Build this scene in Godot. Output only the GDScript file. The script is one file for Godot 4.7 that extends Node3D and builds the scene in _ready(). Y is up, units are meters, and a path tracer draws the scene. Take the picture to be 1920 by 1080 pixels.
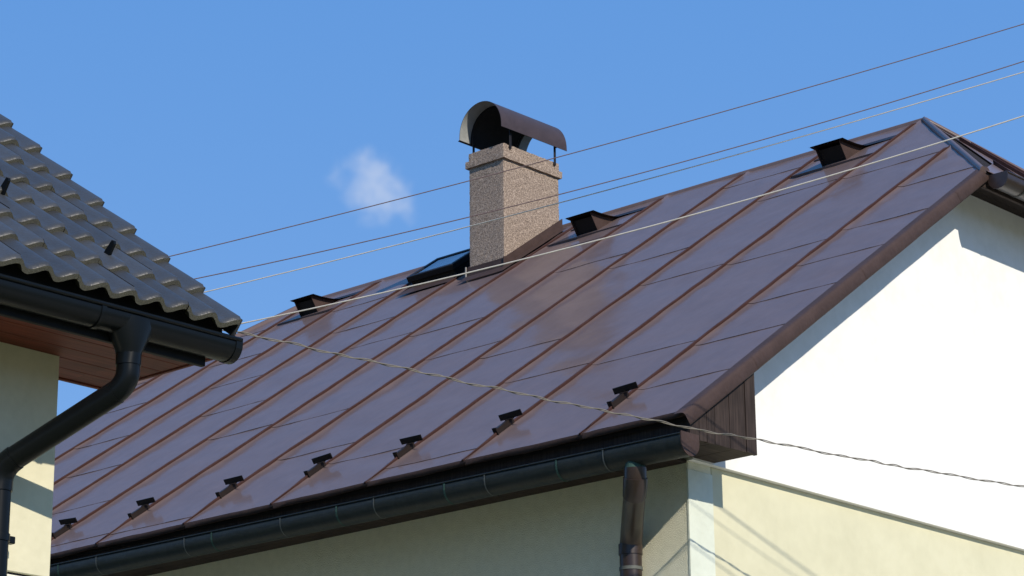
extends Node3D

# ---------------------------------------------------------------- main house numbers (metres)
const PITCH := 0.60685            # 34.77 degrees
const EY := 4.965                 # roof plane reference (eave corner)
const EZ := -10.251
const XE := -8.075                # verge of the metal roof
const XL := -17.86                # far verge
const XW := -8.42                 # gable wall plane
const ZW := -10.755               # eave wall plane
const ZR := -15.315               # ridge
const S_EAVE := 0.11
const S_HIP := 3.93
const S_TOP := 6.165
const HIPX := -9.655
const HIPXL := -16.28
const SEAMS := [-8.81, -9.685, -10.475, -11.29, -12.10, -12.96, -13.745, -14.565, -15.345, -16.155, -16.98]
const CROSS := [[0.69, 1.34, 1.99, 2.62, 3.26, 4.08], [1.47, 3.16, 4.86], [0.28, 1.56, 3.24, 4.92], [0.66, 2.36, 4.04, 5.76],
	[1.04, 2.73, 4.44], [0.22, 1.93, 3.61, 5.28], [0.27, 2.04, 3.76], [1.07, 2.82, 4.51], [0.30, 2.0, 3.71, 5.4],
	[1.15, 2.86, 4.56], [0.45, 2.15, 3.87, 5.5], [1.3, 3.0, 4.7]]
# ---------------------------------------------------------------- neighbour's house
const LP := 0.672                 # 38.5 degrees
const LX := -7.70
const LY := 4.632
const LXW := -8.35
const LZW := -6.415
const LZV := -6.808
const TW := 0.282
const TG := 0.301

var M := {}
var used_names := {}
var wave := FastNoiseLite.new()
var fine := FastNoiseLite.new()
var rng := RandomNumberGenerator.new()

func _ready() -> void:
	rng.seed = 7
	set_camera_and_light()
	wave.seed = 11; wave.frequency = 1.0; wave.fractal_octaves = 2
	fine.seed = 5; fine.frequency = 9.0; fine.fractal_octaves = 2
	make_materials()
	make_ground()
	make_main_house()
	make_neighbour_house()
	make_wires()

# ================================================================ camera, sky, sun
func set_camera_and_light() -> void:
	var cam := Camera3D.new()
	cam.name = "camera"
	add_child(cam)
	cam.position = Vector3(0, 1.6, 0)
	cam.rotation_degrees = Vector3(17.45, 42.042, -0.5614)
	cam.fov = 12.843
	cam.near = 0.05
	cam.far = 2000.0
	cam.current = true

	var sky_mat := ProceduralSkyMaterial.new()
	sky_mat.sky_top_color = Color(0.074, 0.232, 0.575).linear_to_srgb()
	sky_mat.sky_horizon_color = Color(0.33, 0.54, 0.86).linear_to_srgb()
	sky_mat.sky_curve = 0.15
	sky_mat.ground_bottom_color = Color(0.12, 0.13, 0.09).linear_to_srgb()
	sky_mat.ground_horizon_color = Color(0.30, 0.42, 0.55).linear_to_srgb()
	sky_mat.sun_angle_max = 8.0
	sky_mat.sky_cover = cloud_cover()
	var sky := Sky.new()
	sky.sky_material = sky_mat
	var env := Environment.new()
	env.background_mode = Environment.BG_SKY
	env.sky = sky
	env.tonemap_mode = Environment.TONE_MAPPER_LINEAR
	env.tonemap_exposure = 1.2
	env.sdfgi_enabled = true
	env.ssao_enabled = true
	env.ssil_enabled = true
	var we := WorldEnvironment.new()
	we.name = "world_environment"
	we.environment = env
	add_child(we)

	var sun := DirectionalLight3D.new()
	sun.name = "sun"
	add_child(sun)
	sun.look_at_from_position(Vector3.ZERO, Vector3(-1, -0.68, -0.34))
	sun.light_energy = 1.2
	sun.light_angular_distance = 0.53
	sun.light_color = Color(1.0, 0.96, 0.89)
	sun.shadow_enabled = true

func cloud_cover() -> ImageTexture:
	# one small torn cloud, laid out in azimuth and elevation
	var w := 4096
	var h := 2048
	var img := Image.create(w, h, false, Image.FORMAT_RGBA8)
	img.fill(Color(0, 0, 0, 0))
	var n := FastNoiseLite.new()
	n.seed = 3; n.frequency = 0.9; n.fractal_octaves = 4
	var az0 := -135.44        # of the middle of the cloud, degrees from +x towards +z
	var el0 := 19.95
	var puffs := [[-24, 24, 13, 0.5], [-10, 26, 16, 0.6], [5, 14, 17, 0.8], [16, 0, 20, 0.9], [8, -18, 24, 1.0], [-8, -30, 22, 0.7], [-28, -38, 18, 0.45],
		[28, -36, 22, 0.9], [48, -42, 18, 0.75], [56, -22, 11, 0.45], [66, -60, 14, 0.5], [30, -66, 13, 0.4], [-4, -78, 12, 0.35], [-66, -4, 13, 0.45], [-58, 18, 10, 0.3], [20, -88, 10, 0.22], [80, -82, 10, 0.2]]
	var cx := int((az0 + 90.0) / 360.0 * w + w) % w
	var cy := int((90.0 - el0) / 180.0 * h)
	for j in range(cy - 40, cy + 41):
		for i in range(cx - 50, cx + 51):
			var az := float(i) / w * 360.0 - 90.0
			var el := 90.0 - (j + 0.5) / h * 180.0
			var daz := fposmod(az - az0 + 180.0, 360.0) - 180.0
			var u := daz * cos(deg_to_rad(el0)) * 83.74       # 1/83.74 degree steps
			var v := (el - el0) * 83.74
			u += 14.0 * n.get_noise_2d(u * 0.03 + 9.0, v * 0.03)
			v += 14.0 * n.get_noise_2d(u * 0.03, v * 0.03 + 40.0)
			var d := 0.0
			for p in puffs:
				var q: float = ((u - p[0]) * (u - p[0]) + (v - p[1]) * (v - p[1])) / (p[2] * p[2])
				d += p[3] * exp(-q * 0.62)
			d *= 0.75 + 0.7 * n.get_noise_2d(u * 0.05 + 77.0, v * 0.05)
			d = clampf(1.0 - exp(-1.15 * maxf(d - 0.06, 0.0)), 0.0, 1.0)
			if d > 0.003:
				img.set_pixel(i, j, Color(0.53, 0.46, 0.25, d))
	return ImageTexture.create_from_image(img)

# ================================================================ textures and materials
func lin(r: float, g: float, b: float) -> Color:
	return Color(r, g, b).linear_to_srgb()

func noise_image(size: int, sd: int, freq: float, oct: int, kind := FastNoiseLite.TYPE_SIMPLEX_SMOOTH) -> Image:
	var n := FastNoiseLite.new()
	n.seed = sd; n.frequency = freq; n.fractal_octaves = oct; n.noise_type = kind
	if kind == FastNoiseLite.TYPE_CELLULAR:
		n.cellular_return_type = FastNoiseLite.RETURN_CELL_VALUE
	var img := n.get_seamless_image(size, size)
	img.convert(Image.FORMAT_L8)
	return img

func tint_texture(a: Image, b: Image, lo: Color, hi: Color, mixb: float, specks := 0, speck_col := Color.WHITE) -> ImageTexture:
	# colour = lo..hi by a weighted sum of two noises (colours are sRGB)
	var s := a.get_width()
	var sb := b.get_width()
	var da := a.get_data()
	var db := b.get_data()
	var out := PackedByteArray()
	out.resize(s * s * 3)
	for y in s:
		for x in s:
			var t := (1.0 - mixb) * da[y * s + x] / 255.0 + mixb * db[(y % sb) * sb + (x % sb)] / 255.0
			var k := (y * s + x) * 3
			out[k] = int(clampf(lerpf(lo.r, hi.r, t), 0, 1) * 255.0)
			out[k + 1] = int(clampf(lerpf(lo.g, hi.g, t), 0, 1) * 255.0)
			out[k + 2] = int(clampf(lerpf(lo.b, hi.b, t), 0, 1) * 255.0)
	var img := Image.create_from_data(s, s, false, Image.FORMAT_RGB8, out)
	for i in specks:
		var p := Vector2i(rng.randi_range(2, s - 4), rng.randi_range(2, s - 4))
		img.fill_rect(Rect2i(p, Vector2i(rng.randi_range(2, 4), rng.randi_range(1, 3))), speck_col)
	return ImageTexture.create_from_image(img)

func normal_texture(src: Image, strength: float) -> ImageTexture:
	var img: Image = src.duplicate()
	img.convert(Image.FORMAT_RGBA8)
	img.bump_map_to_normal_map(strength)
	return ImageTexture.create_from_image(img)

func mat(base: Color, rough: float, spec := 0.5, tex: Texture2D = null, scale := 1.0, nrm: Texture2D = null, nstr := 1.0) -> StandardMaterial3D:
	var m := StandardMaterial3D.new()
	m.albedo_color = base
	m.roughness = rough
	m.metallic_specular = spec
	m.uv1_triplanar = true
	m.uv1_world_triplanar = true
	m.uv1_scale = Vector3.ONE * scale
	if tex: m.albedo_texture = tex
	if nrm:
		m.normal_enabled = true
		m.normal_texture = nrm
		m.normal_scale = nstr
	m.cull_mode = BaseMaterial3D.CULL_DISABLED
	return m

func make_materials() -> void:
	var grain := noise_image(512, 1, 0.06, 4)
	var coarse := noise_image(512, 2, 0.012, 3)
	var rough := noise_image(512, 4, 0.11, 3)
	var speck := noise_image(512, 6, 0.22, 1, FastNoiseLite.TYPE_CELLULAR)
	var big := noise_image(1024, 8, 0.02, 4)
	var grey := tint_texture(grain, coarse, Color(0.84, 0.84, 0.83), Color(1.08, 1.08, 1.08), 0.6)
	var subtle := tint_texture(grain, coarse, Color(0.95, 0.95, 0.94), Color(1.03, 1.03, 1.03), 0.6)
	var sheet := tint_texture(big, grain, Color(0.89, 0.89, 0.89), Color(1.03, 1.03, 1.03), 0.35, 46, Color(1, 1, 1))
	var nr := normal_texture(rough, 6.0)
	var nf := normal_texture(grain, 4.0)
	# painted sheet steel of the roof
	M.roof = mat(lin(0.156, 0.112, 0.106), 0.62, 0.22, sheet, 0.22, nf, 0.05)
	M.roof.clearcoat_enabled = true
	M.roof.clearcoat = 0.36
	M.roof.clearcoat_roughness = 0.14
	M.cowl = mat(lin(0.060, 0.043, 0.045), 0.45, 0.35, grey, 0.9)
	M.seam = mat(lin(0.055, 0.026, 0.022), 0.5, 0.3, grey, 1.3, nf, 0.2)
	M.flash = mat(lin(0.066, 0.043, 0.038), 0.55, 0.25, grey, 0.9, nf, 0.2)
	M.guard = mat(lin(0.020, 0.014, 0.012), 0.5, 0.3, grey, 2.0)
	M.dark_metal = mat(lin(0.012, 0.010, 0.011), 0.5, 0.35, grey, 2.0)
	M.under = mat(lin(0.03, 0.024, 0.022), 0.8, 0.2, grey, 1.0)
	# gutters
	M.gutter = mat(lin(0.020, 0.024, 0.024), 0.45, 0.35, tint_texture(big, grain, Color(0.75, 0.77, 0.76), Color(1.15, 1.18, 1.16), 0.4, 60, Color(0.9, 1.0, 0.97)), 0.5, nf, 0.15)
	M.strap = mat(lin(0.11, 0.12, 0.115), 0.55, 0.4, grey, 4.0)
	M.verdigris = mat(lin(0.09, 0.17, 0.155), 0.8, 0.3, tint_texture(rough, coarse, Color(0.25, 0.3, 0.3), Color(1.15, 1.15, 1.1), 0.2), 3.0)
	M.pipe = mat(lin(0.036, 0.024, 0.021), 0.32, 0.5, grey, 2.0)
	M.pipe_black = mat(lin(0.005, 0.0065, 0.008), 0.3, 0.3, subtle, 2.0)
	M.bare = mat(lin(0.30, 0.28, 0.26), 0.45, 0.5, grey, 3.0)
	M.soot = mat(lin(0.035, 0.035, 0.038), 0.8, 0.2, grey, 2.0)
	M.zinc = mat(lin(0.32, 0.33, 0.33), 0.5, 0.5, grey, 2.0)
	# plaster
	M.white = mat(lin(0.82, 0.82, 0.81), 0.9, 0.2, subtle, 0.35, nf, 0.05)
	M.yellow = mat(lin(0.65, 0.625, 0.455), 0.9, 0.2, subtle, 0.3, nf, 0.06)
	M.pale = mat(lin(0.67, 0.71, 0.62), 0.9, 0.2, subtle, 0.5, nf, 0.12)
	M.roughcast = mat(lin(0.78, 0.76, 0.60), 0.95, 0.15, subtle, 2.2, nr, 0.5)
	M.cream = mat(lin(0.70, 0.665, 0.49), 0.9, 0.2, subtle, 0.6, nf, 0.08)
	M.cream_pale = mat(lin(0.78, 0.77, 0.68), 0.9, 0.2, subtle, 0.6, nf, 0.08)
	# chimney pebble-dash
	M.pebble = mat(Color(1, 1, 1), 0.95, 0.2, tint_texture(speck, rough, lin(0.055, 0.040, 0.031), lin(0.80, 0.64, 0.52), 0.25), 2.6, normal_texture(speck, 5.0), 0.9)
	# wood
	M.board = mat(lin(0.060, 0.043, 0.037), 0.75, 0.3, wood_texture(21), 1.1)
	M.red_wood = mat(lin(0.20, 0.045, 0.024), 0.6, 0.35, wood_texture(22), 0.9)
	M.black_board = mat(lin(0.012, 0.012, 0.013), 0.6, 0.3, grey, 1.0)
	# concrete tiles: three tones
	for i in 3:
		var k: float = [0.86, 1.0, 1.13][i]
		M["tile%d" % i] = mat(lin(0.045 * k, 0.048 * k, 0.055 * k), 0.44, 0.45, grey, 1.7, nf, 0.35)
	M.tile_nose = mat(lin(0.17, 0.165, 0.145), 0.95, 0.2, tint_texture(rough, speck, Color(0.45, 0.45, 0.44), Color(1.2, 1.2, 1.15), 0.5), 5.0, nr, 0.8)
	# wires
	M.wire = mat(lin(0.16, 0.11, 0.11), 0.5, 0.4, grey, 5.0)
	M.wire_grey = mat(lin(0.30, 0.27, 0.26), 0.5, 0.4, grey, 5.0)
	M.wire_pale = mat(lin(0.52, 0.50, 0.46), 0.5, 0.4, grey, 5.0)
	M.cable = mat(lin(0.20, 0.18, 0.15), 0.6, 0.4, grey, 5.0)
	M.porcelain = mat(lin(0.7, 0.68, 0.62), 0.2, 0.5)
	# ground
	M.grass = mat(Color(1, 1, 1), 0.95, 0.2, tint_texture(big, grain, lin(0.07, 0.085, 0.03), lin(0.17, 0.165, 0.075), 0.5), 0.25)
	M.paving = mat(Color(1, 1, 1), 0.9, 0.2, tint_texture(big, grain, lin(0.42, 0.39, 0.32), lin(0.54, 0.51, 0.43), 0.5), 0.3)
	var g := StandardMaterial3D.new()
	g.albedo_color = Color(0.10, 0.17, 0.22, 0.35)
	g.transparency = BaseMaterial3D.TRANSPARENCY_ALPHA
	g.roughness = 0.04
	g.metallic_specular = 0.6
	M.glass = g

func wood_texture(sd: int) -> ImageTexture:
	var n := FastNoiseLite.new()
	n.seed = sd; n.frequency = 0.012; n.fractal_octaves = 4
	var s := 512
	var out := PackedByteArray()
	out.resize(s * s * 3)
	for y in s:
		for x in s:
			var t := 0.5 + 0.5 * n.get_noise_2d(x * 9.0, y * 0.5) + 0.25 * n.get_noise_2d(x * 0.8, y * 0.6 + 300.0)
			var v := int(clampf(0.62 + 0.42 * t, 0, 1.0) * 255.0)
			var k := (y * s + x) * 3
			out[k] = v; out[k + 1] = v; out[k + 2] = v
	return ImageTexture.create_from_image(Image.create_from_data(s, s, false, Image.FORMAT_RGB8, out))

# ================================================================ mesh helpers
func new_st() -> SurfaceTool:
	var st := SurfaceTool.new()
	st.begin(Mesh.PRIMITIVE_TRIANGLES)
	return st

func tri(st: SurfaceTool, a: Vector3, b: Vector3, c: Vector3, sg := -1) -> void:
	for p in [a, b, c]:
		st.set_smooth_group(sg)
		st.add_vertex(p)

func quad(st: SurfaceTool, a: Vector3, b: Vector3, c: Vector3, d: Vector3, sg := -1) -> void:
	tri(st, a, b, c, sg)
	tri(st, a, c, d, sg)

# box with bevelled edges: centre and three half axes
func bbox(st: SurfaceTool, c: Vector3, ax: Vector3, ay: Vector3, az: Vector3, bev := 0.004) -> void:
	var lx := ax.length()
	var ly := ay.length()
	var lz := az.length()
	var b := minf(bev, 0.45 * minf(lx, minf(ly, lz)))
	var ix := ax * (1.0 - b / lx)
	var iy := ay * (1.0 - b / ly)
	var iz := az * (1.0 - b / lz)
	var f := func(sx: int, sy: int, sz: int, k: int) -> Vector3:
		return c + (ax if k == 0 else ix) * sx + (ay if k == 1 else iy) * sy + (az if k == 2 else iz) * sz
	for s in [-1, 1]:
		quad(st, f.call(s, -1, -1, 0), f.call(s, 1, -1, 0), f.call(s, 1, 1, 0), f.call(s, -1, 1, 0))
		quad(st, f.call(-1, s, -1, 1), f.call(1, s, -1, 1), f.call(1, s, 1, 1), f.call(-1, s, 1, 1))
		quad(st, f.call(-1, -1, s, 2), f.call(1, -1, s, 2), f.call(1, 1, s, 2), f.call(-1, 1, s, 2))
		for t in [-1, 1]:
			quad(st, f.call(s, t, -1, 0), f.call(s, t, 1, 0), f.call(s, t, 1, 1), f.call(s, t, -1, 1))
			quad(st, f.call(s, -1, t, 0), f.call(s, 1, t, 0), f.call(s, 1, t, 2), f.call(s, -1, t, 2))
			quad(st, f.call(-1, s, t, 1), f.call(1, s, t, 1), f.call(1, s, t, 2), f.call(-1, s, t, 2))
			for w in [-1, 1]:
				tri(st, f.call(s, t, w, 0), f.call(s, t, w, 1), f.call(s, t, w, 2))

func wbox(st: SurfaceTool, a: Vector3, b: Vector3, bev := 0.004) -> void:
	var h := (b - a).abs() * 0.5
	bbox(st, (a + b) * 0.5, Vector3(h.x, 0, 0), Vector3(0, h.y, 0), Vector3(0, 0, h.z), bev)

# closed outline (convex) in world space, pushed by v
func prism(st: SurfaceTool, pts: Array, v: Vector3) -> void:
	var n := pts.size()
	for i in range(1, n - 1):
		tri(st, pts[0], pts[i], pts[i + 1])
		tri(st, pts[0] + v, pts[i + 1] + v, pts[i] + v)
	for i in n:
		var j := (i + 1) % n
		quad(st, pts[i], pts[i] + v, pts[j] + v, pts[j])

# profile (2D, closed if asked) carried from a to b with axes u and w
func sweep(st: SurfaceTool, prof: Array, a: Vector3, b: Vector3, u: Vector3, w: Vector3, closed := true, sg := 1, caps := false) -> void:
	var n := prof.size()
	for i in (n if closed else n - 1):
		var p: Vector2 = prof[i]
		var q: Vector2 = prof[(i + 1) % n]
		quad(st, a + u * p.x + w * p.y, b + u * p.x + w * p.y, b + u * q.x + w * q.y, a + u * q.x + w * q.y, sg)
	if caps:
		for e in [a, b]:
			for i in range(1, n - 1):
				tri(st, e + u * prof[0].x + w * prof[0].y, e + u * prof[i].x + w * prof[i].y, e + u * prof[i + 1].x + w * prof[i + 1].y)

func tube(st: SurfaceTool, pts: Array, r, seg := 12, cap := true) -> void:
	var rings := []
	var t0: Vector3 = (pts[1] - pts[0]).normalized()
	var side := t0.cross(Vector3.UP if absf(t0.y) < 0.9 else Vector3.RIGHT).normalized()
	for i in pts.size():
		var t: Vector3
		if i == 0: t = t0
		elif i == pts.size() - 1: t = (pts[i] - pts[i - 1]).normalized()
		else: t = ((pts[i + 1] - pts[i]).normalized() + (pts[i] - pts[i - 1]).normalized()).normalized()
		side = (side - t * side.dot(t)).normalized()
		var up := t.cross(side)
		var rad: float = r[i] if r is Array else r
		var ring := []
		for k in seg:
			var a := TAU * k / seg
			ring.append(pts[i] + (side * cos(a) + up * sin(a)) * rad)
		rings.append(ring)
	for i in rings.size() - 1:
		for k in seg:
			var l := (k + 1) % seg
			quad(st, rings[i][k], rings[i + 1][k], rings[i + 1][l], rings[i][l], 1)
	if cap:
		for e in [0, rings.size() - 1]:
			for k in range(1, seg - 1):
				tri(st, rings[e][0], rings[e][k], rings[e][k + 1])

func commit(st: SurfaceTool, m: Material) -> ArrayMesh:
	st.generate_normals()
	st.set_material(m)
	return st.commit()

func numbered(called: String, parent: Node) -> String:
	var key := "%d/%s" % [parent.get_instance_id(), called]
	var k: int = used_names.get(key, 0)
	used_names[key] = k + 1
	return called if k == 0 else "%s_%03d" % [called, k]

# a part whose mesh is written in world coordinates
func part(called: String, st: SurfaceTool, m: Material, parent: Node3D, label := "") -> MeshInstance3D:
	var o := MeshInstance3D.new()
	o.name = numbered(called, parent)
	o.mesh = commit(st, m)
	parent.add_child(o, true)
	o.global_transform = Transform3D.IDENTITY
	if label: o.set_meta("label", label)
	return o

func thing(called: String, at: Vector3, label: String, category: String, group := "") -> Node3D:
	var o := Node3D.new()
	o.name = numbered(called, self)
	add_child(o, true)
	o.position = at
	o.set_meta("label", label)
	o.set_meta("category", category)
	if group: o.set_meta("group", group)
	return o

func holder(called: String, parent: Node3D, at := Vector3.ZERO) -> Node3D:
	var o := Node3D.new()
	o.name = numbered(called, parent)
	parent.add_child(o, true)
	o.global_position = at
	return o

# ================================================================ ground
func make_ground() -> void:
	var st := new_st()
	quad(st, Vector3(-400, 0, -400), Vector3(400, 0, -400), Vector3(400, 0, 400), Vector3(-400, 0, 400))
	var g := part("ground", st, M.grass, self)
	g.set_meta("kind", "structure")
	for q in [[-22.0, -8.4, -10.70, -6.46], [-8.4, 4.0, -26.0, -9.4]]:
		st = new_st()
		quad(st, Vector3(q[0], 0.004, q[2]), Vector3(q[1], 0.004, q[2]), Vector3(q[1], 0.004, q[3]), Vector3(q[0], 0.004, q[3]))
		g = part("pavement", st, M.paving, self)
		g.set_meta("kind", "structure")

# ================================================================ main house
func R(x: float, s: float, h := 0.0) -> Vector3:
	return Vector3(x, EY + s * sin(PITCH) + h * cos(PITCH), EZ - s * cos(PITCH) + h * sin(PITCH))

func hip_x(s: float) -> float:      # right limit of the front slope at height s
	return XE if s <= S_HIP else lerpf(XE, HIPX, (s - S_HIP) / (S_TOP - S_HIP))

func hip_xl(s: float) -> float:
	return XL if s <= S_HIP else lerpf(XL, HIPXL, (s - S_HIP) / (S_TOP - S_HIP))

func make_main_house() -> void:
	var house := thing("house", Vector3(XW, 0, ZW), "cream and white house with a brown seamed sheet metal roof and pebbled chimney", "house")
	main_walls(house)
	main_roof(house)
	eave_and_box(house)
	main_gutter(house)
	main_downpipe(house)
	hip_end(house)
	chimney(house)
	skylight(house)
	for c in [2, 5, 9]:
		roof_vent(house, c)
	snow_guards(house)

func main_walls(house: Node3D) -> void:
	var zb := 2.0 * ZR - ZW
	var xb := XL + 0.34
	var top := 4.98
	# eave wall, roughcast
	var st := new_st()
	wbox(st, Vector3(xb, 0, ZW - 0.21), Vector3(XW, top, ZW), 0.006)
	part("wall", st, M.roughcast, house, "roughcast wall under the long gutter")
	st = new_st()
	wbox(st, Vector3(xb, 0, zb), Vector3(XW, top, zb + 0.3), 0.006)
	part("wall", st, M.roughcast, house)
	# gable walls: lower yellow, upper white (proud)
	for e in 2:
		var x1 := XW if e == 0 else xb + 0.3
		var x2 := XW - 0.3 if e == 0 else xb
		st = new_st()
		wbox(st, Vector3(x2, 0, zb + 0.302), Vector3(x1, 4.884, ZW - 0.212), 0.002)
		part("wall", st, M.yellow, house, "smooth yellow lower gable wall")
		var xo := XW + 0.038 if e == 0 else xb - 0.038
		var xi := XW - 0.3 if e == 0 else xb + 0.3
		var yt := 7.215
		var out := [Vector3(xo, 4.885, ZW), Vector3(xo, 4.92, ZW), Vector3(xo, 5.20, -10.76), Vector3(xo, yt, -13.65), Vector3(xo, yt, 2.0 * ZR + 13.65), Vector3(xo, 5.20, 2.0 * ZR + 10.76), Vector3(xo, 4.92, zb), Vector3(xo, 4.885, zb)]
		st = new_st()
		prism(st, out, Vector3(xi - xo, 0, 0))
		part("gable_wall", st, M.white, house, "white rendered gable wall")
	# pale corner band on the gable
	st = new_st()
	wbox(st, Vector3(XW - 0.01, 0, ZW - 0.215), Vector3(XW + 0.004, 4.84, ZW + 0.003), 0.002)
	part("corner_band", st, M.pale, house, "pale greenish painted corner band")

func sheet_mesh(col: int, s0: float, s1: float, x_r: float, x_l: float, lift: float) -> SurfaceTool:
	var st := new_st()
	var rows := maxi(2, int(ceil((s1 - s0) / 0.075)))
	var ds := [0.0, 0.010, 0.022, 0.036, 0.055, 0.085]
	var grid := []
	for r in rows + 1:
		var s := lerpf(s0, s1, float(r) / rows)
		var xr := minf(x_r, hip_x(s))
		var xl := maxf(x_l, hip_xl(s))
		xr = maxf(xr, xl + 0.002)
		var w := xr - xl
		var k := minf(1.0, w / 0.3)
		var us := []
		for d in ds: us.append(d * k)
		for i in 7: us.append(lerpf(0.085 * k, w - 0.085 * k, (i + 1) / 8.0))
		for i in ds.size(): us.append(w - ds[ds.size() - 1 - i] * k)
		var line := []
		for u in us:
			var x: float = xl + u
			var d: float = minf(u, w - u)
			var edge := 0.0
			if d < 0.06:
				edge = 0.011 * pow(1.0 - d / 0.06, 2.2) * clampf((s - S_EAVE - 0.02) / 0.3, 0.0, 1.0)
			if (u < w * 0.5 and xl > x_l + 0.01) or (u > w * 0.5 and xr < x_r - 0.01) or (u > w * 0.5 and x_r >= XE - 0.1):
				edge = 0.0
			var fade := clampf(d / 0.07, 0.0, 1.0)
			# buckling of the thin sheet between the folds
			var q := s * 1.0 + x * 0.55
			var buck := 0.0100 * wave.get_noise_3d(q * 2.1, (x - s * 0.4) * 0.55, col * 3.7) + 0.0036 * wave.get_noise_3d(q * 6.0, x * 1.6, col * 5.1 + 20.0)
			var fr := clampf((s - s0) / 0.10, 0.0, 1.0)
			var f2 := clampf((s1 - s) / 0.10, 0.0, 1.0)
			var lap := lift * (1.0 - clampf((s - s0) / 0.25, 0.0, 1.0))
			var rag := 0.0025 * wave.get_noise_2d(x * 4.0, col * 9.0 + s0 * 5.0) * (1.0 - fr)
			line.append(R(x, s, 0.006 + edge + buck * fade * minf(1.0, 0.35 + fr) * minf(1.0, 0.35 + f2) + lap + rag))
		grid.append(line)
	for r in rows:
		for i in grid[0].size() - 1:
			quad(st, grid[r][i], grid[r][i + 1], grid[r + 1][i + 1], grid[r + 1][i], 1)
	# folded lower edge
	var down := R(0, 0, -0.007) - R(0, 0, 0)
	for i in grid[0].size() - 1:
		quad(st, grid[0][i], grid[0][i + 1], grid[0][i + 1] + down, grid[0][i] + down, -1)
	return st

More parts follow.
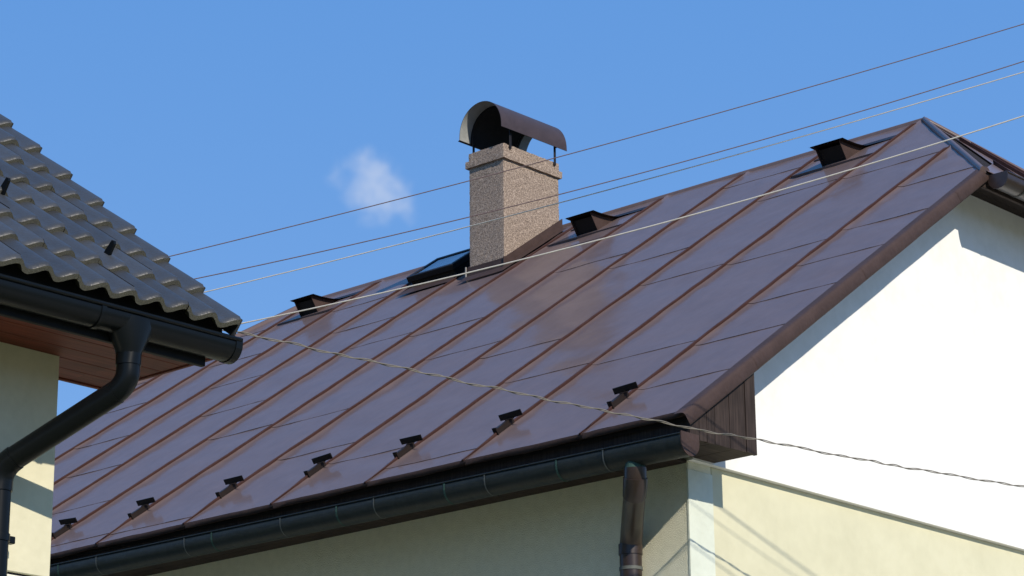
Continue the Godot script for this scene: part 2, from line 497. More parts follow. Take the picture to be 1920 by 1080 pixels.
func main_roof(house: Node3D) -> void:
	# deck: a closed slab under the sheets on both slopes
	var st := new_st()
	var dk := 0.05
	for side in 2:
		var pts := [R(XL, S_EAVE + 0.03, -0.012), R(XE, S_EAVE + 0.03, -0.012), R(XE, S_HIP, -0.012), R(HIPX, S_TOP, -0.012), R(HIPXL, S_TOP, -0.012), R(XL, S_HIP, -0.012)]
		if side == 1:
			for i in pts.size(): pts[i] = Vector3(pts[i].x, pts[i].y, 2.0 * ZR - pts[i].z)
		prism(st, pts, Vector3(0, -dk, 0))
	# the two half-hips
	for e in 2:
		var xe := XE if e == 0 else XL
		var xa := HIPX if e == 0 else HIPXL
		var a := R(xe, S_HIP, -0.012)
		var b := Vector3(a.x, a.y, 2.0 * ZR - a.z)
		prism(st, [a, b, R(xa, S_TOP, -0.012)], Vector3(0, -dk, 0))
	var roof := part("metal_roof", st, M.under, house, "brown standing seam sheet metal roof")
	var bounds := [XE - 0.03]
	bounds.append_array(SEAMS)
	bounds.append(XL + 0.02)
	for c in 12:
		var xr: float = bounds[c]
		var xl: float = bounds[c + 1]
		var cuts := [S_EAVE]
		cuts.append_array(CROSS[c])
		var smax := S_TOP
		# where the hip line closes the column
		if xl > HIPX: smax = S_HIP + (XE - xl) / (XE - HIPX) * (S_TOP - S_HIP)
		if xr < HIPXL: smax = S_HIP + (xr - XL) / (HIPXL - XL) * (S_TOP - S_HIP)
		cuts.append(smax)
		for i in cuts.size() - 1:
			if cuts[i] >= smax - 0.05: continue
			var s1: float = minf(cuts[i + 1], smax)
			part("roof_sheet", sheet_mesh(c, cuts[i], minf(s1 + 0.02, smax), xr, xl, 0.0 if i == 0 else 0.0035), M.roof, roof)
	# standing seams
	for k in SEAMS.size():
		var x: float = SEAMS[k]
		var smax := S_TOP - 0.01
		if x > HIPX: smax = S_HIP + (XE - x) / (XE - HIPX) * (S_TOP - S_HIP) - 0.02
		if x < HIPXL: smax = S_HIP + (x - XL) / (HIPXL - XL) * (S_TOP - S_HIP) - 0.02
		st = new_st()
		var prev := []
		var n := int((smax - S_EAVE) / 0.06)
		for i in n + 1:
			var s := lerpf(S_EAVE - 0.01, smax, float(i) / n)
			var low := clampf((s - S_EAVE) / 0.30, 0.0, 1.0)
			var top_end := clampf((smax - s) / 0.12, 0.25, 1.0)
			var ht := (0.010 + 0.018 * low) * top_end + 0.002 * wave.get_noise_2d(s * 5.0, k * 7.0)
			var dx := 0.006 * wave.get_noise_2d(s * 1.7, k * 13.0 + 3.0) - 0.02 * pow(1.0 - low, 2.0)
			var lean := 0.004 + 0.004 * wave.get_noise_2d(s * 3.0, k * 3.0 + 60.0)
			var fat := 0.0042 + 0.002 * absf(wave.get_noise_2d(s * 4.0, k * 2.0 + 30.0)) + 0.002 * low
			var ring := [R(x + dx + fat + 0.004, s, 0.004), R(x + dx + fat, s, 0.008 + 0.5 * ht), R(x + dx + fat + lean, s, ht), R(x + dx + lean, s, ht + 0.005), R(x + dx - fat + lean, s, ht), R(x + dx - fat, s, 0.008 + 0.5 * ht), R(x + dx - fat - 0.004, s, 0.004)]
			if prev:
				for j in 6:
					quad(st, prev[j], ring[j], ring[j + 1], prev[j + 1], 1)
			else:
				for j in range(1, 6): tri(st, ring[0], ring[j], ring[j + 1])
			prev = ring
		part("standing_seam", st, M.seam, roof)
	# ridge cap and hip caps
	st = new_st()
	var pr := [Vector2(-0.014, -0.03), Vector2(-0.012, 0.020), Vector2(-0.006, 0.028), Vector2(0.006, 0.028), Vector2(0.012, 0.020), Vector2(0.014, -0.03)]
	sweep(st, pr, Vector3(HIPX, R(0, S_TOP).y, ZR), Vector3(HIPXL, R(0, S_TOP).y, ZR), Vector3(0, 0, 1), Vector3.UP, false, 1)
	part("ridge_cap", st, M.roof, roof)
	for e in 4:
		var a := R(XE if e % 2 == 0 else XL, S_HIP - 0.02, 0.0)
		var b := R(HIPX if e % 2 == 0 else HIPXL, S_TOP, 0.0)
		if e > 1:
			a.z = 2.0 * ZR - a.z
			b.z = 2.0 * ZR - b.z
		st = new_st()
		var d := (b - a).normalized()
		var up := (Vector3.UP - d * d.y).normalized()
		var sd := d.cross(up)
		var pr2 := [Vector2(-0.024, -0.01), Vector2(-0.013, 0.026), Vector2(0.0, 0.036), Vector2(0.013, 0.026), Vector2(0.024, -0.01)]
		sweep(st, pr2, a, b, sd, up, true, 1, true)
		part("hip_cap", st, M.roof, roof)
	# verge flashing in overlapping lengths, rolled over the edge
	for e in 2:
		var xe := XE if e == 0 else XL
		var sg := 1.0 if e == 0 else -1.0
		var marks := [0.06, 0.815, 1.48, 2.165, 2.83, 3.5, S_HIP + 0.02]
		for i in marks.size() - 1:
			st = new_st()
			var a: float = marks[i]
			var b: float = marks[i + 1] + 0.03
			var o := 0.0015 * (i % 2)
			var pf := [Vector2(-0.068, 0.013), Vector2(-0.014, 0.012), Vector2(-0.002, 0.007), Vector2(0.005, -0.006), Vector2(0.009, -0.062), Vector2(0.002, -0.070), Vector2(-0.010, -0.066)]
			var nn := 5
			for r in nn:
				var sa := lerpf(a, b, float(r) / nn)
				var sb := lerpf(a, b, float(r + 1) / nn)
				for j in pf.size() - 1:
					var p: Vector2 = pf[j]
					var q: Vector2 = pf[j + 1]
					var wa := 0.004 * wave.get_noise_2d(sa * 1.6, 90.0) + o
					var wb := 0.004 * wave.get_noise_2d(sb * 1.6, 90.0) + o
					quad(st, R(xe + sg * (p.x + wa), sa, p.y), R(xe + sg * (p.x + wb), sb, p.y), R(xe + sg * (q.x + wb), sb, q.y), R(xe + sg * (q.x + wa), sa, q.y), 1)
			part("verge_flashing", st, M.flash, roof)
	# drip edge along the eave, one length per column
	for c in 12:
		var xr: float = bounds[c] + (0.03 if c == 0 else 0.0)
		var xl: float = bounds[c + 1]
		st = new_st()
		for r in 6:
			var xa := lerpf(xr, xl, r / 6.0)
			var xb := lerpf(xr, xl, (r + 1) / 6.0)
			var ya := 0.006 * wave.get_noise_2d(xa * 1.5, 55.0)
			var yb := 0.006 * wave.get_noise_2d(xb * 1.5, 55.0)
			var pa := R(xa, S_EAVE, 0.004) + Vector3(0, ya * 0.3, 0.004)
			var pb := R(xb, S_EAVE, 0.004) + Vector3(0, yb * 0.3, 0.004)
			quad(st, pa, pb, pb + Vector3(0, -0.034 + yb, 0.006), pa + Vector3(0, -0.034 + ya, 0.006), 1)
			quad(st, pa + Vector3(0, -0.034 + ya, 0.006), pb + Vector3(0, -0.034 + yb, 0.006), pb + Vector3(0, -0.034 + yb, -0.012), pa + Vector3(0, -0.034 + ya, -0.012), 1)
		part("drip_edge", st, M.flash, roof)

func eave_and_box(house: Node3D) -> void:
	# fascia and soffit of the long eave
	var st := new_st()
	wbox(st, Vector3(XL + 0.04, 4.83, -10.415), Vector3(XE - 0.02, 5.0, -10.39), 0.003)
	part("fascia_board", st, M.board, house)
	for k in 3:
		st = new_st()
		var z1 := -10.418 - k * 0.112
		wbox(st, Vector3(XL + 0.36, 4.872, z1 - 0.109), Vector3(XW - 0.001, 4.889, z1), 0.002)
		part("soffit_board", st, M.board, house)
	# boxed end of the eave beside the gable: vertical boards and a small soffit
	var zs := [-10.365, -10.447, -10.516, -10.585, -10.715, -10.857, -10.95]
	for i in zs.size() - 1:
		st = new_st()
		var za: float = zs[i] - 0.0022
		var zb: float = zs[i + 1] + 0.0022
		var x: float = XE - 0.016 + rng.randf_range(-0.004, 0.002)
		var yb := 4.893 + rng.randf_range(-0.006, 0.003)
		var ta := R(0, (EZ - za) / cos(PITCH), -0.05).y - 0.02
		var tb := R(0, (EZ - zb) / cos(PITCH), -0.05).y - 0.02
		if i == 0:
			yb = 4.905
		prism(st, [Vector3(x, yb, za), Vector3(x, ta, za), Vector3(x, tb, zb), Vector3(x, yb + rng.randf_range(-0.003, 0.003), zb)], Vector3(-0.022, 0, 0))
		part("box_board", st, M.board, house)
	# inner cheek of the box
	st = new_st()
	prism(st, [Vector3(XE - 0.04, 4.9, -10.945), Vector3(XE - 0.04, 5.32, -10.945), Vector3(XW + 0.031, 5.32, -10.945), Vector3(XW + 0.031, 4.9, -10.945)], Vector3(0, 0, 0.02))
	part("box_cheek", st, M.board, house)
	for k in 3:
		st = new_st()
		var z1 := -10.40 - k * 0.183
		wbox(st, Vector3(XW + 0.0305, 4.896, z1 - 0.18), Vector3(XE - 0.04, 4.912, z1), 0.002)
		part("soffit_board", st, M.board, house)

func gutter_profile(r: float, side: float, th: float) -> Array:
	var p := []
	p.append(Vector2(r, 0.0))
	for k in 13:
		var a := -PI * k / 12.0
		p.append(Vector2(r * cos(a), -side + r * sin(a)))
	p.append(Vector2(-r, 0.0))
	p.append(Vector2(-r + th, 0.0))
	for k in 13:
		var a := -PI + PI * k / 12.0
		p.append(Vector2((r - th) * cos(a), -side + (r - th) * sin(a)))
	p.append(Vector2(r - th, 0.0))
	return p

func strap(st: SurfaceTool, c: Vector3, along: Vector3, out: Vector3, r: float, side: float, wd: float, lift: float) -> void:
	var prev := []
	var pts := [Vector2(r + lift, 0.004)]
	for k in 11:
		var a := -PI * k / 10.0
		pts.append(Vector2((r + lift) * cos(a), -side + (r + lift) * sin(a)))
	pts.append(Vector2(-r - lift, 0.004))
	for p in pts:
		var q: Vector3 = c + out * p.x + Vector3.UP * p.y
		if prev:
			quad(st, prev[0], q - along * wd, q + along * wd, prev[1], 1)
		prev = [q - along * wd, q + along * wd]

func main_gutter(house: Node3D) -> void:
	var r := 0.075
	var yr := func(x: float) -> float: return 4.872 + 0.0072 * (-8.02 - x)
	var z0 := -10.278
	var xa := -8.03
	var xb := XL + 0.02
	var st := new_st()
	var prof := gutter_profile(r, 0.036, 0.003)
	var n := 24
	for i in n:
		var x1 := lerpf(xa, xb, float(i) / n)
		var x2 := lerpf(xa, xb, float(i + 1) / n)
		var a := Vector3(x1, yr.call(x1) + 0.003 * wave.get_noise_2d(x1, 70.0), z0)
		var b := Vector3(x2, yr.call(x2) + 0.003 * wave.get_noise_2d(x2, 70.0), z0)
		for k in prof.size():
			var p: Vector2 = prof[k]
			var q: Vector2 = prof[(k + 1) % prof.size()]
			quad(st, a + Vector3(0, p.y, p.x), b + Vector3(0, p.y, p.x), b + Vector3(0, q.y, q.x), a + Vector3(0, q.y, q.x), 1)
	var g := part("gutter", st, M.gutter, house, "weathered dark half-round gutter along the eave")
	st = new_st()
	tube(st, [Vector3(xa, yr.call(xa), z0 + r + 0.002), Vector3(xb, yr.call(xb), z0 + r + 0.002)], 0.004, 8)
	part("rim", st, M.gutter, g)
	# end cap
	st = new_st()
	var out := []
	out.append(Vector3(xa + 0.001, yr.call(xa) + 0.012, z0 + r))
	for k in 13:
		var a := -PI * k / 12.0
		out.append(Vector3(xa + 0.001, yr.call(xa) - 0.036 + (r + 0.002) * sin(a), z0 + (r + 0.002) * cos(a)))
	out.append(Vector3(xa + 0.001, yr.call(xa) + 0.012, z0 - r))
	prism(st, out, Vector3(0.006, 0, 0))
	part("end_cap", st, M.flash, g, "brown half-round end cap")
	# brackets and soldered joints
	for x in [-8.557, -9.419, -10.292, -11.083, -11.954, -12.81, -13.66, -14.5, -15.4, -16.3, -17.2]:
		st = new_st()
		strap(st, Vector3(x, yr.call(x), z0), Vector3(1, 0, 0), Vector3(0, 0, 1), r, 0.036, 0.0045, 0.003)
		part("bracket", st, M.strap, g)
	for x in [-8.89, -9.73, -10.602, -11.70, -13.2, -14.9]:
		st = new_st()
		strap(st, Vector3(x, yr.call(x), z0), Vector3(1, 0, 0), Vector3(0, 0, 1), r, 0.036, 0.007, 0.002)
		part("joint", st, M.verdigris, g, "gutter joint streaked with green verdigris")

func main_downpipe(house: Node3D) -> void:
	var top := Vector3(-8.40, 4.79, -10.278)
	var bot := Vector3(-8.775, 4.49, -10.68)
	var st := new_st()
	tube(st, [top + Vector3(0, 0.01, 0), top + Vector3(0, -0.045, 0)], [0.050, 0.058], 16)
	var d := part("downpipe", st, M.verdigris, house, "brown downpipe bent back to the wall")
	st = new_st()
	tube(st, [top + Vector3(0, -0.03, 0), top + Vector3(-0.004, -0.085, -0.006), top + Vector3(-0.012, -0.10, -0.012)], [0.061, 0.062, 0.062], 18)
	part("neck", st, M.pipe, d)
	st = new_st()
	tube(st, [top + Vector3(0, -0.085, 0), top + Vector3(-0.012, -0.125, -0.012), top + Vector3(-0.05, -0.165, -0.05)], [0.066, 0.066, 0.064], 18)
	part("elbow", st, M.pipe, d)
	st = new_st()
	tube(st, [top + Vector3(-0.03, -0.145, -0.03), top.lerp(bot, 0.55) + Vector3(0, -0.075, 0), bot + Vector3(0.02, -0.0, 0.015), bot + Vector3(0, -0.06, 0)], [0.060, 0.061, 0.062, 0.062], 18)
	part("pipe", st, M.pipe, d)
	st = new_st()
	tube(st, [bot + Vector3(0, -0.03, 0), bot + Vector3(0, -0.09, 0)], 0.067, 18)
	part("collar", st, M.pipe, d)
	st = new_st()
	tube(st, [bot + Vector3(0, -0.075, 0), Vector3(bot.x, 0.15, bot.z)], 0.062, 18)
	part("pipe", st, M.pipe, d)
	st = new_st()
	tube(st, [bot + Vector3(0, -0.158, 0), bot + Vector3(0, -0.176, 0)], 0.0655, 18)
	part("clamp", st, M.strap, d, "scuffed pale pipe clamp")
	st = new_st()
	wbox(st, bot + Vector3(-0.015, -0.18, -0.08), bot + Vector3(0.015, -0.155, -0.05), 0.003)
	part("clamp", st, M.strap, d)

func hip_end(house: Node3D) -> void:
	for e in 2:
		var sg := 1.0 if e == 0 else -1.0
		var xe := XE if e == 0 else XL
		var xa := HIPX if e == 0 else HIPXL
		var a := R(xe, S_HIP, 0.0)
		var b := Vector3(a.x, a.y, 2.0 * ZR - a.z)
		var t := R(xa, S_TOP, 0.0)
		var up := Vector3(0, 0.008, 0)
		# three sheets and their seams
		var h := holder("hip_roof", house, a)
		for k in 5:
			var f0 := k / 5.0
			var f1 := (k + 1) / 5.0
			var st := new_st()
			var o := Vector3(sg * 0.03, -0.018, 0)
			prism(st, [a.lerp(b, f0) + up + o, a.lerp(b, f1) + up + o, a.lerp(b, f1).lerp(t, 1.0 - 2.0 * absf(f1 - 0.5)) + up, a.lerp(b, f0).lerp(t, 1.0 - 2.0 * absf(f0 - 0.5)) + up] if k != 2 else [a.lerp(b, f0) + up + o, a.lerp(b, f1) + up + o, a.lerp(b, f1).lerp(t, 0.8) + up, t + up, a.lerp(b, f0).lerp(t, 0.8) + up], Vector3(0, -0.006, 0))
			var q := part("roof_sheet", st, M.roof, h)
		for k in 4:
			var f := (k + 1) / 5.0
			var st := new_st()
			var p0 := a.lerp(b, f) + up
			var p1 := a.lerp(b, f).lerp(t, (1.0 - 2.0 * absf(f - 0.5)) * 0.98) + up
			var d := (p1 - p0).normalized()
			bbox(st, (p0 + p1) * 0.5 + Vector3(0, 0.016, 0), d * p0.distance_to(p1) * 0.5, Vector3(0, 0.02, 0), Vector3(0, 0, 0.006), 0.003)
			part("standing_seam", st, M.seam, h)
		# fascia, soffit boards, gutter
		var st := new_st()
		wbox(st, Vector3(xe - sg * 0.045, 7.10, a.z - 0.01), Vector3(xe - sg * 0.02, 7.20, b.z + 0.01), 0.003)
		part("fascia_board", st, M.board, house)
		for k in 3:
			st = new_st()
			var x1 := xe - sg * (0.046 + k * 0.10)
			wbox(st, Vector3(x1, 7.197, a.z - 0.02), Vector3(x1 - sg * 0.098, 7.213, b.z + 0.02), 0.002)
			part("soffit_board", st, M.under, house)
		var r := 0.072
		var xg := xe + sg * (r + 0.004)
		var zs := a.z - 0.04
		var ze := b.z + 0.04
		st = new_st()
		sweep(st, gutter_profile(r, 0.02, 0.003), Vector3(xg, 7.168, zs), Vector3(xg, 7.168, ze), Vector3(sg, 0, 0), Vector3.UP, true, 1)
		var g := part("gutter", st, M.pipe, house, "short brown gutter under the clipped gable")
		st = new_st()
		tube(st, [Vector3(xg + sg * r, 7.17, zs), Vector3(xg + sg * r, 7.17, ze)], 0.007, 8)
		part("rim", st, M.pipe, g)
		for zz in [zs, ze]:
			st = new_st()
			var out := [Vector3(xg + r, 7.178, zz)]
			for k in 13:
				var an := -PI * k / 12.0
				out.append(Vector3(xg + (r + 0.003) * cos(an), 7.148 + (r + 0.003) * sin(an), zz))
			out.append(Vector3(xg - r, 7.178, zz))
			prism(st, out, Vector3(0, 0, 0.006 if zz == zs else -0.006))
			part("end_cap", st, M.pipe, g)
		var zz := zs - 0.22
		while zz > ze:
			st = new_st()
			strap(st, Vector3(xg, 7.168, zz), Vector3(0, 0, 1), Vector3(sg, 0, 0), r, 0.02, 0.008, 0.004)
			part("bracket", st, M.gutter, g)
			zz -= 0.62

# rough block: a box whose faces are gridded and pushed about a little
func rough_block(st: SurfaceTool, a: Vector3, b: Vector3, cell: float, amp: float) -> void:
	var size := b - a
	var mid := (a + b) * 0.5
	var push := func(p: Vector3) -> Vector3:
		var q := p * 40.0
		var rr := 0.006
		# round the edges a little
		var d := (p - mid).abs() - size * 0.5 + Vector3.ONE * rr
		var m := Vector3(maxf(d.x, 0), maxf(d.y, 0), maxf(d.z, 0))
		var over := maxf(m.length() - rr, 0.0)
		var dir := (m * (p - mid).sign()).normalized() if m.length() > 0.0001 else Vector3.ZERO
		return p - dir * over + Vector3(fine.get_noise_3d(q.x, q.y, q.z), fine.get_noise_3d(q.x + 50.0, q.y, q.z), fine.get_noise_3d(q.x, q.y + 50.0, q.z)) * amp
	for axis in 3:
		var i1 := (axis + 1) % 3
		var i2 := (axis + 2) % 3
		var n1 := maxi(1, int(round(size[i1] / cell)))
		var n2 := maxi(1, int(round(size[i2] / cell)))
		for side in 2:
			for i in n1:
				for j in n2:
					var v := []
					for c in [[0, 0], [1, 0], [1, 1], [0, 1]]:
						var p := a
						p[axis] = b[axis] if side else a[axis]
						p[i1] = a[i1] + size[i1] * (i + c[0]) / n1
						p[i2] = a[i2] + size[i2] * (j + c[1]) / n2
						v.append(push.call(p))
					var sg := 1 + axis * 2 + side
					if side: quad(st, v[0], v[3], v[2], v[1], sg)
					else: quad(st, v[0], v[1], v[2], v[3], sg)

func chimney(house: Node3D) -> void:
	var x0 := -13.514
	var x1 := -13.133
	var z0 := -14.474
	var z1 := -15.156
	var st := new_st()
	rough_block(st, Vector3(x0, 7.7, z1), Vector3(x1, 8.86, z0), 0.02, 0.0035)
	var ch := part("chimney", st, M.pebble, house, "pebble-dashed chimney with an arched metal cowl")
	st = new_st()
	rough_block(st, Vector3(x0 - 0.024, 8.850, z1 - 0.024), Vector3(x1 + 0.024, 8.912, z0 + 0.024), 0.02, 0.004)
	part("collar", st, M.pebble, ch)
	st = new_st()
	rough_block(st, Vector3(x0 - 0.004, 8.90, z1 - 0.004), Vector3(x1 + 0.004, 8.985, z0 + 0.004), 0.02, 0.004)
	part("top_course", st, M.pebble, ch)
	# flashing round the foot
	var hf := 0.11
	var sf := (EZ - z0) / cos(PITCH)
	var sb := (EZ - z1) / cos(PITCH)
	st = new_st()
	prism(st, [R(x0 - 0.012, sf - 0.02, 0.0), R(x1 + 0.012, sf - 0.02, 0.0), R(x1 + 0.012, sf - 0.02, 0.0) + Vector3(0, hf, 0), R(x0 - 0.012, sf - 0.02, 0.0) + Vector3(0, hf, 0)], Vector3(0, 0, -0.012))
	part("flashing", st, M.flash, ch)
	for x in [x1 + 0.002, x0 - 0.014]:
		st = new_st()
		prism(st, [R(x, sf - 0.01, 0.0), R(x, sb + 0.03, 0.0), R(x, sb + 0.03, 0.0) + Vector3(0, hf + 0.005, 0), R(x, sf - 0.01, 0.0) + Vector3(0, hf, 0)], Vector3(0.012, 0, 0))
		part("flashing", st, M.flash, ch)
	# sloped skirt on the roof, front and right
	st = new_st()
	quad(st, R(x0 - 0.05, sf - 0.10, 0.021), R(x1 + 0.07, sf - 0.10, 0.021), R(x1 + 0.012, sf - 0.02, 0.035), R(x0 - 0.012, sf - 0.02, 0.035))
	quad(st, R(x1 + 0.07, sf - 0.10, 0.021), R(x1 + 0.07, sb + 0.05, 0.021), R(x1 + 0.012, sb + 0.03, 0.035), R(x1 + 0.012, sf - 0.02, 0.035))
	part("flashing", st, M.flash, ch)
	for x in [x0 - 0.022, x1 + 0.016]:
		st = new_st()
		bbox(st, R(x, sf - 0.02, 0.0) + Vector3(0, 0.06, 0.004), Vector3(0.006, 0, 0), Vector3(0, 0.058, 0), Vector3(0, 0, 0.006), 0.003)
		part("flashing_corner", st, M.bare if x < -13.4 else M.flash, ch)
	# arched cowl
	var xc := -13.323
	var w := 0.236
	var yb := 9.10
	var ht := 0.275
	var za := -14.405
	var zb := -15.215
	st = new_st()
	var st2 := new_st()
	var st3 := new_st()
	var st4 := new_st()
	var n := 28
	for i in n:
		var pa := []
		for k in [i, i + 1]:
			var a: float = PI * k / n
			pa.append(Vector2(w * cos(a), ht * pow(sin(a), 0.85)))
		for off in [0.0, -0.004]:
			var f: float = 1.0 + off / 0.25
			if off == 0.0:
				quad(st, Vector3(xc + pa[0].x * f, yb + pa[0].y * f, za), Vector3(xc + pa[0].x * f, yb + pa[0].y * f, zb), Vector3(xc + pa[1].x * f, yb + pa[1].y * f, zb), Vector3(xc + pa[1].x * f, yb + pa[1].y * f, za), 1)
			else:
				var cuts := [za, za - 0.13, zb + 0.13, zb]
				for c in 3:
					quad([st2, st3, st4][c], Vector3(xc + pa[0].x * f, yb + pa[0].y * f, cuts[c]), Vector3(xc + pa[0].x * f, yb + pa[0].y * f, cuts[c + 1]), Vector3(xc + pa[1].x * f, yb + pa[1].y * f, cuts[c + 1]), Vector3(xc + pa[1].x * f, yb + pa[1].y * f, cuts[c]), 2)
		for z in [za, zb]:
			quad(st, Vector3(xc + pa[0].x, yb + pa[0].y, z), Vector3(xc + pa[1].x, yb + pa[1].y, z), Vector3(xc + pa[1].x * 0.984, yb + pa[1].y * 0.984, z), Vector3(xc + pa[0].x * 0.984, yb + pa[0].y * 0.984, z))
	for sg in [-1.0, 1.0]:      # turned-out lower rims
		quad(st, Vector3(xc + sg * w, yb, za), Vector3(xc + sg * w, yb, zb), Vector3(xc + sg * (w + 0.016), yb - 0.008, zb), Vector3(xc + sg * (w + 0.016), yb - 0.008, za))
	part("cowl", st, M.cowl, ch, "arched brown sheet metal cowl")
	part("lining", st2, M.zinc, ch, "bare grey inner rim of the cowl")
	part("lining", st4, M.zinc, ch)
	part("lining", st3, M.soot, ch, "sooty inner face of the cowl")
	# stiffening hoops and legs
	for z in [za - 0.13, zb + 0.13]:
		st = new_st()
		for i in n:
			var a := PI * i / n
			var b := PI * (i + 1) / n
			var f := 0.975
			var g := 0.93
			var p := func(t: float, k: float, zz: float) -> Vector3: return Vector3(xc + w * cos(t) * k, yb + ht * pow(maxf(sin(t), 0.0), 0.85) * k, zz)
			quad(st, p.call(a, f, z), p.call(b, f, z), p.call(b, g, z), p.call(a, g, z))
			quad(st, p.call(a, g, z), p.call(b, g, z), p.call(b, g, z - 0.02), p.call(a, g, z - 0.02))
		part("hoop", st, M.dark_metal, ch)
		for sg in [-1.0, 1.0]:
			st = new_st()
			bbox(st, Vector3(xc + sg * 0.205, 9.06, z - 0.01), Vector3(0.004, 0, 0), Vector3(0, 0.11, 0), Vector3(0, 0, 0.012), 0.002)
			bbox(st, Vector3(xc + sg * 0.19, 8.958, z - 0.01), Vector3(0.02, 0, 0), Vector3(0, 0.004, 0), Vector3(0, 0, 0.012), 0.002)
			part("leg", st, M.dark_metal, ch)

func skylight(house: Node3D) -> void:
	var xl := -14.33
	var xr := -13.80
	var s0 := 5.34
	var s1 := 5.80
	var h := 0.115
	var st := new_st()
	var A := [R(xl + 0.02, s0 + 0.02, 0.0), R(xr - 0.02, s0 + 0.02, 0.0), R(xr - 0.02, s1 - 0.02, 0.0), R(xl + 0.02, s1 - 0.02, 0.0)]
	var B := [R(xl + 0.02, s0 + 0.02, h - 0.03), R(xr - 0.02, s0 + 0.02, h - 0.03), R(xr - 0.02, s1 - 0.02, h - 0.03), R(xl + 0.02, s1 - 0.02, h - 0.03)]
	for i in 4:
		var j := (i + 1) % 4
		quad(st, A[i], A[j], B[j], B[i])
	var sk := part("skylight", st, M.dark_metal, house, "dark framed roof hatch window beside the chimney")
	# apron below
	st = new_st()
	quad(st, R(xl - 0.06, s0 - 0.14, 0.024), R(xr + 0.06, s0 - 0.14, 0.024), R(xr, s0 + 0.02, 0.04), R(xl, s0 + 0.02, 0.04))
	quad(st, R(xl - 0.07, s0 - 0.10, 0.024), R(xl - 0.07, s1 + 0.05, 0.024), R(xl + 0.02, s1, 0.05), R(xl + 0.02, s0, 0.05))
	part("apron", st, M.flash, sk)
	# frame bars
	var bars := [[xl, xr, s0, s0 + 0.045], [xl, xr, s1 - 0.045, s1], [xl, xl + 0.045, s0 + 0.046, s1 - 0.046], [xr - 0.045, xr, s0 + 0.046, s1 - 0.046]]
	var ux := Vector3(1, 0, 0)
	var us := R(0, 1) - R(0, 0)
	var uh := R(0, 0, 1) - R(0, 0, 0)
	for b in bars:
		st = new_st()
		bbox(st, R((b[0] + b[1]) * 0.5, (b[2] + b[3]) * 0.5, h - 0.012), ux * (b[1] - b[0]) * 0.5, us * (b[3] - b[2]) * 0.5, uh * 0.026, 0.005)
		part("frame", st, M.dark_metal, sk)
	st = new_st()
	bbox(st, R((xl + xr) * 0.5, (s0 + s1) * 0.5, h + 0.002), ux * ((xr - xl) * 0.5 - 0.04), us * ((s1 - s0) * 0.5 - 0.04), uh * 0.004, 0.001)
	part("pane", st, M.glass, sk)

func roof_vent(house: Node3D, c: int) -> void:
	var xc: float = (SEAMS[c - 1] + SEAMS[c]) * 0.5
	var hw := 0.11
	var s0 := 5.47 if c == 2 else 5.55
	var sb := s0 + 0.30
	var h := 0.165
	var half: float = (SEAMS[c - 1] - SEAMS[c]) * 0.5 - 0.02
	# height of the lid along the slope: flat at the front, then a concave run-out
	var lid := func(t: float) -> float:
		return h * pow(1.0 - t, 1.35) + 0.02
	var st := new_st()
	var n := 10
	var v := holder("roof_vent", house, R(xc, s0))
	v.set_meta("label", "brown sheet metal scoop vent near the ridge")
	# cheeks
	for sg in [-1.0, 1.0]:
		st = new_st()
		for i in n:
			var t0 := float(i) / n
			var t1 := float(i + 1) / n
			quad(st, R(xc + sg * hw, lerpf(s0, sb, t0), 0.0), R(xc + sg * hw, lerpf(s0, sb, t1), 0.0), R(xc + sg * hw, lerpf(s0, sb, t1), lid.call(t1)), R(xc + sg * hw, lerpf(s0, sb, t0), lid.call(t0)))
			quad(st, R(xc + sg * (hw - 0.004), lerpf(s0, sb, t0), 0.0), R(xc + sg * (hw - 0.004), lerpf(s0, sb, t1), 0.0), R(xc + sg * (hw - 0.004), lerpf(s0, sb, t1), lid.call(t1)), R(xc + sg * (hw - 0.004), lerpf(s0, sb, t0), lid.call(t0)))
		quad(st, R(xc + sg * hw, s0, 0.0), R(xc + sg * (hw - 0.004), s0, 0.0), R(xc + sg * (hw - 0.004), s0, h), R(xc + sg * hw, s0, h))
		part("cheek", st, M.flash, v)
	# lid with overhang, spreading to the panel width where it runs out
	st = new_st()
	for i in range(-1, n + 4):
		var row := []
		for k in [i, i + 1]:
			var t := float(k) / n
			var s := s0 + (sb - s0) * t
			var wd := hw + 0.038
			var ht: float = lid.call(clampf(t, 0.0, 1.0)) if t >= 0.0 else lid.call(0.0) + 0.006
			if t > 0.92:
				wd = lerpf(hw + 0.05, half, clampf((t - 0.92) / 0.12, 0.0, 1.0))
				ht = maxf(0.018 - maxf(t - 1.0, 0.0) * 0.02, 0.012)
			row.append([s, wd, ht])
		var seg := 6
		for j in seg:
			var f0 := -1.0 + 2.0 * j / seg
			var f1 := -1.0 + 2.0 * (j + 1) / seg
			for d in [0.0, -0.005]:
				quad(st, R(xc + f0 * row[0][1], row[0][0], row[0][2] + d), R(xc + f1 * row[0][1], row[0][0], row[0][2] + d), R(xc + f1 * row[1][1], row[1][0], row[1][2] + d), R(xc + f0 * row[1][1], row[1][0], row[1][2] + d), 1 if d == 0.0 else 2)
	part("lid", st, M.guard, v)
	# dark mouth: insect mesh plate set back inside
	st = new_st()
	bbox(st, R(xc, s0 + 0.022, h * 0.42), Vector3(hw - 0.006, 0, 0), (R(0, 0, 1) - R(0, 0, 0)) * h * 0.42, (R(0, 1) - R(0, 0)) * 0.003, 0.001)
	part("mesh_plate", st, M.dark_metal, v)
	# base flange with a standing front edge
	st = new_st()
	quad(st, R(xc - half, s0 - 0.03, 0.020), R(xc + half, s0 - 0.03, 0.020), R(xc + half, sb, 0.012), R(xc - half, sb, 0.012))
	quad(st, R(xc - half, s0 - 0.03, 0.020), R(xc + half, s0 - 0.03, 0.020), R(xc + half, s0 - 0.03, 0.004), R(xc - half, s0 - 0.03, 0.004))
	part("base_flange", st, M.roof, v)

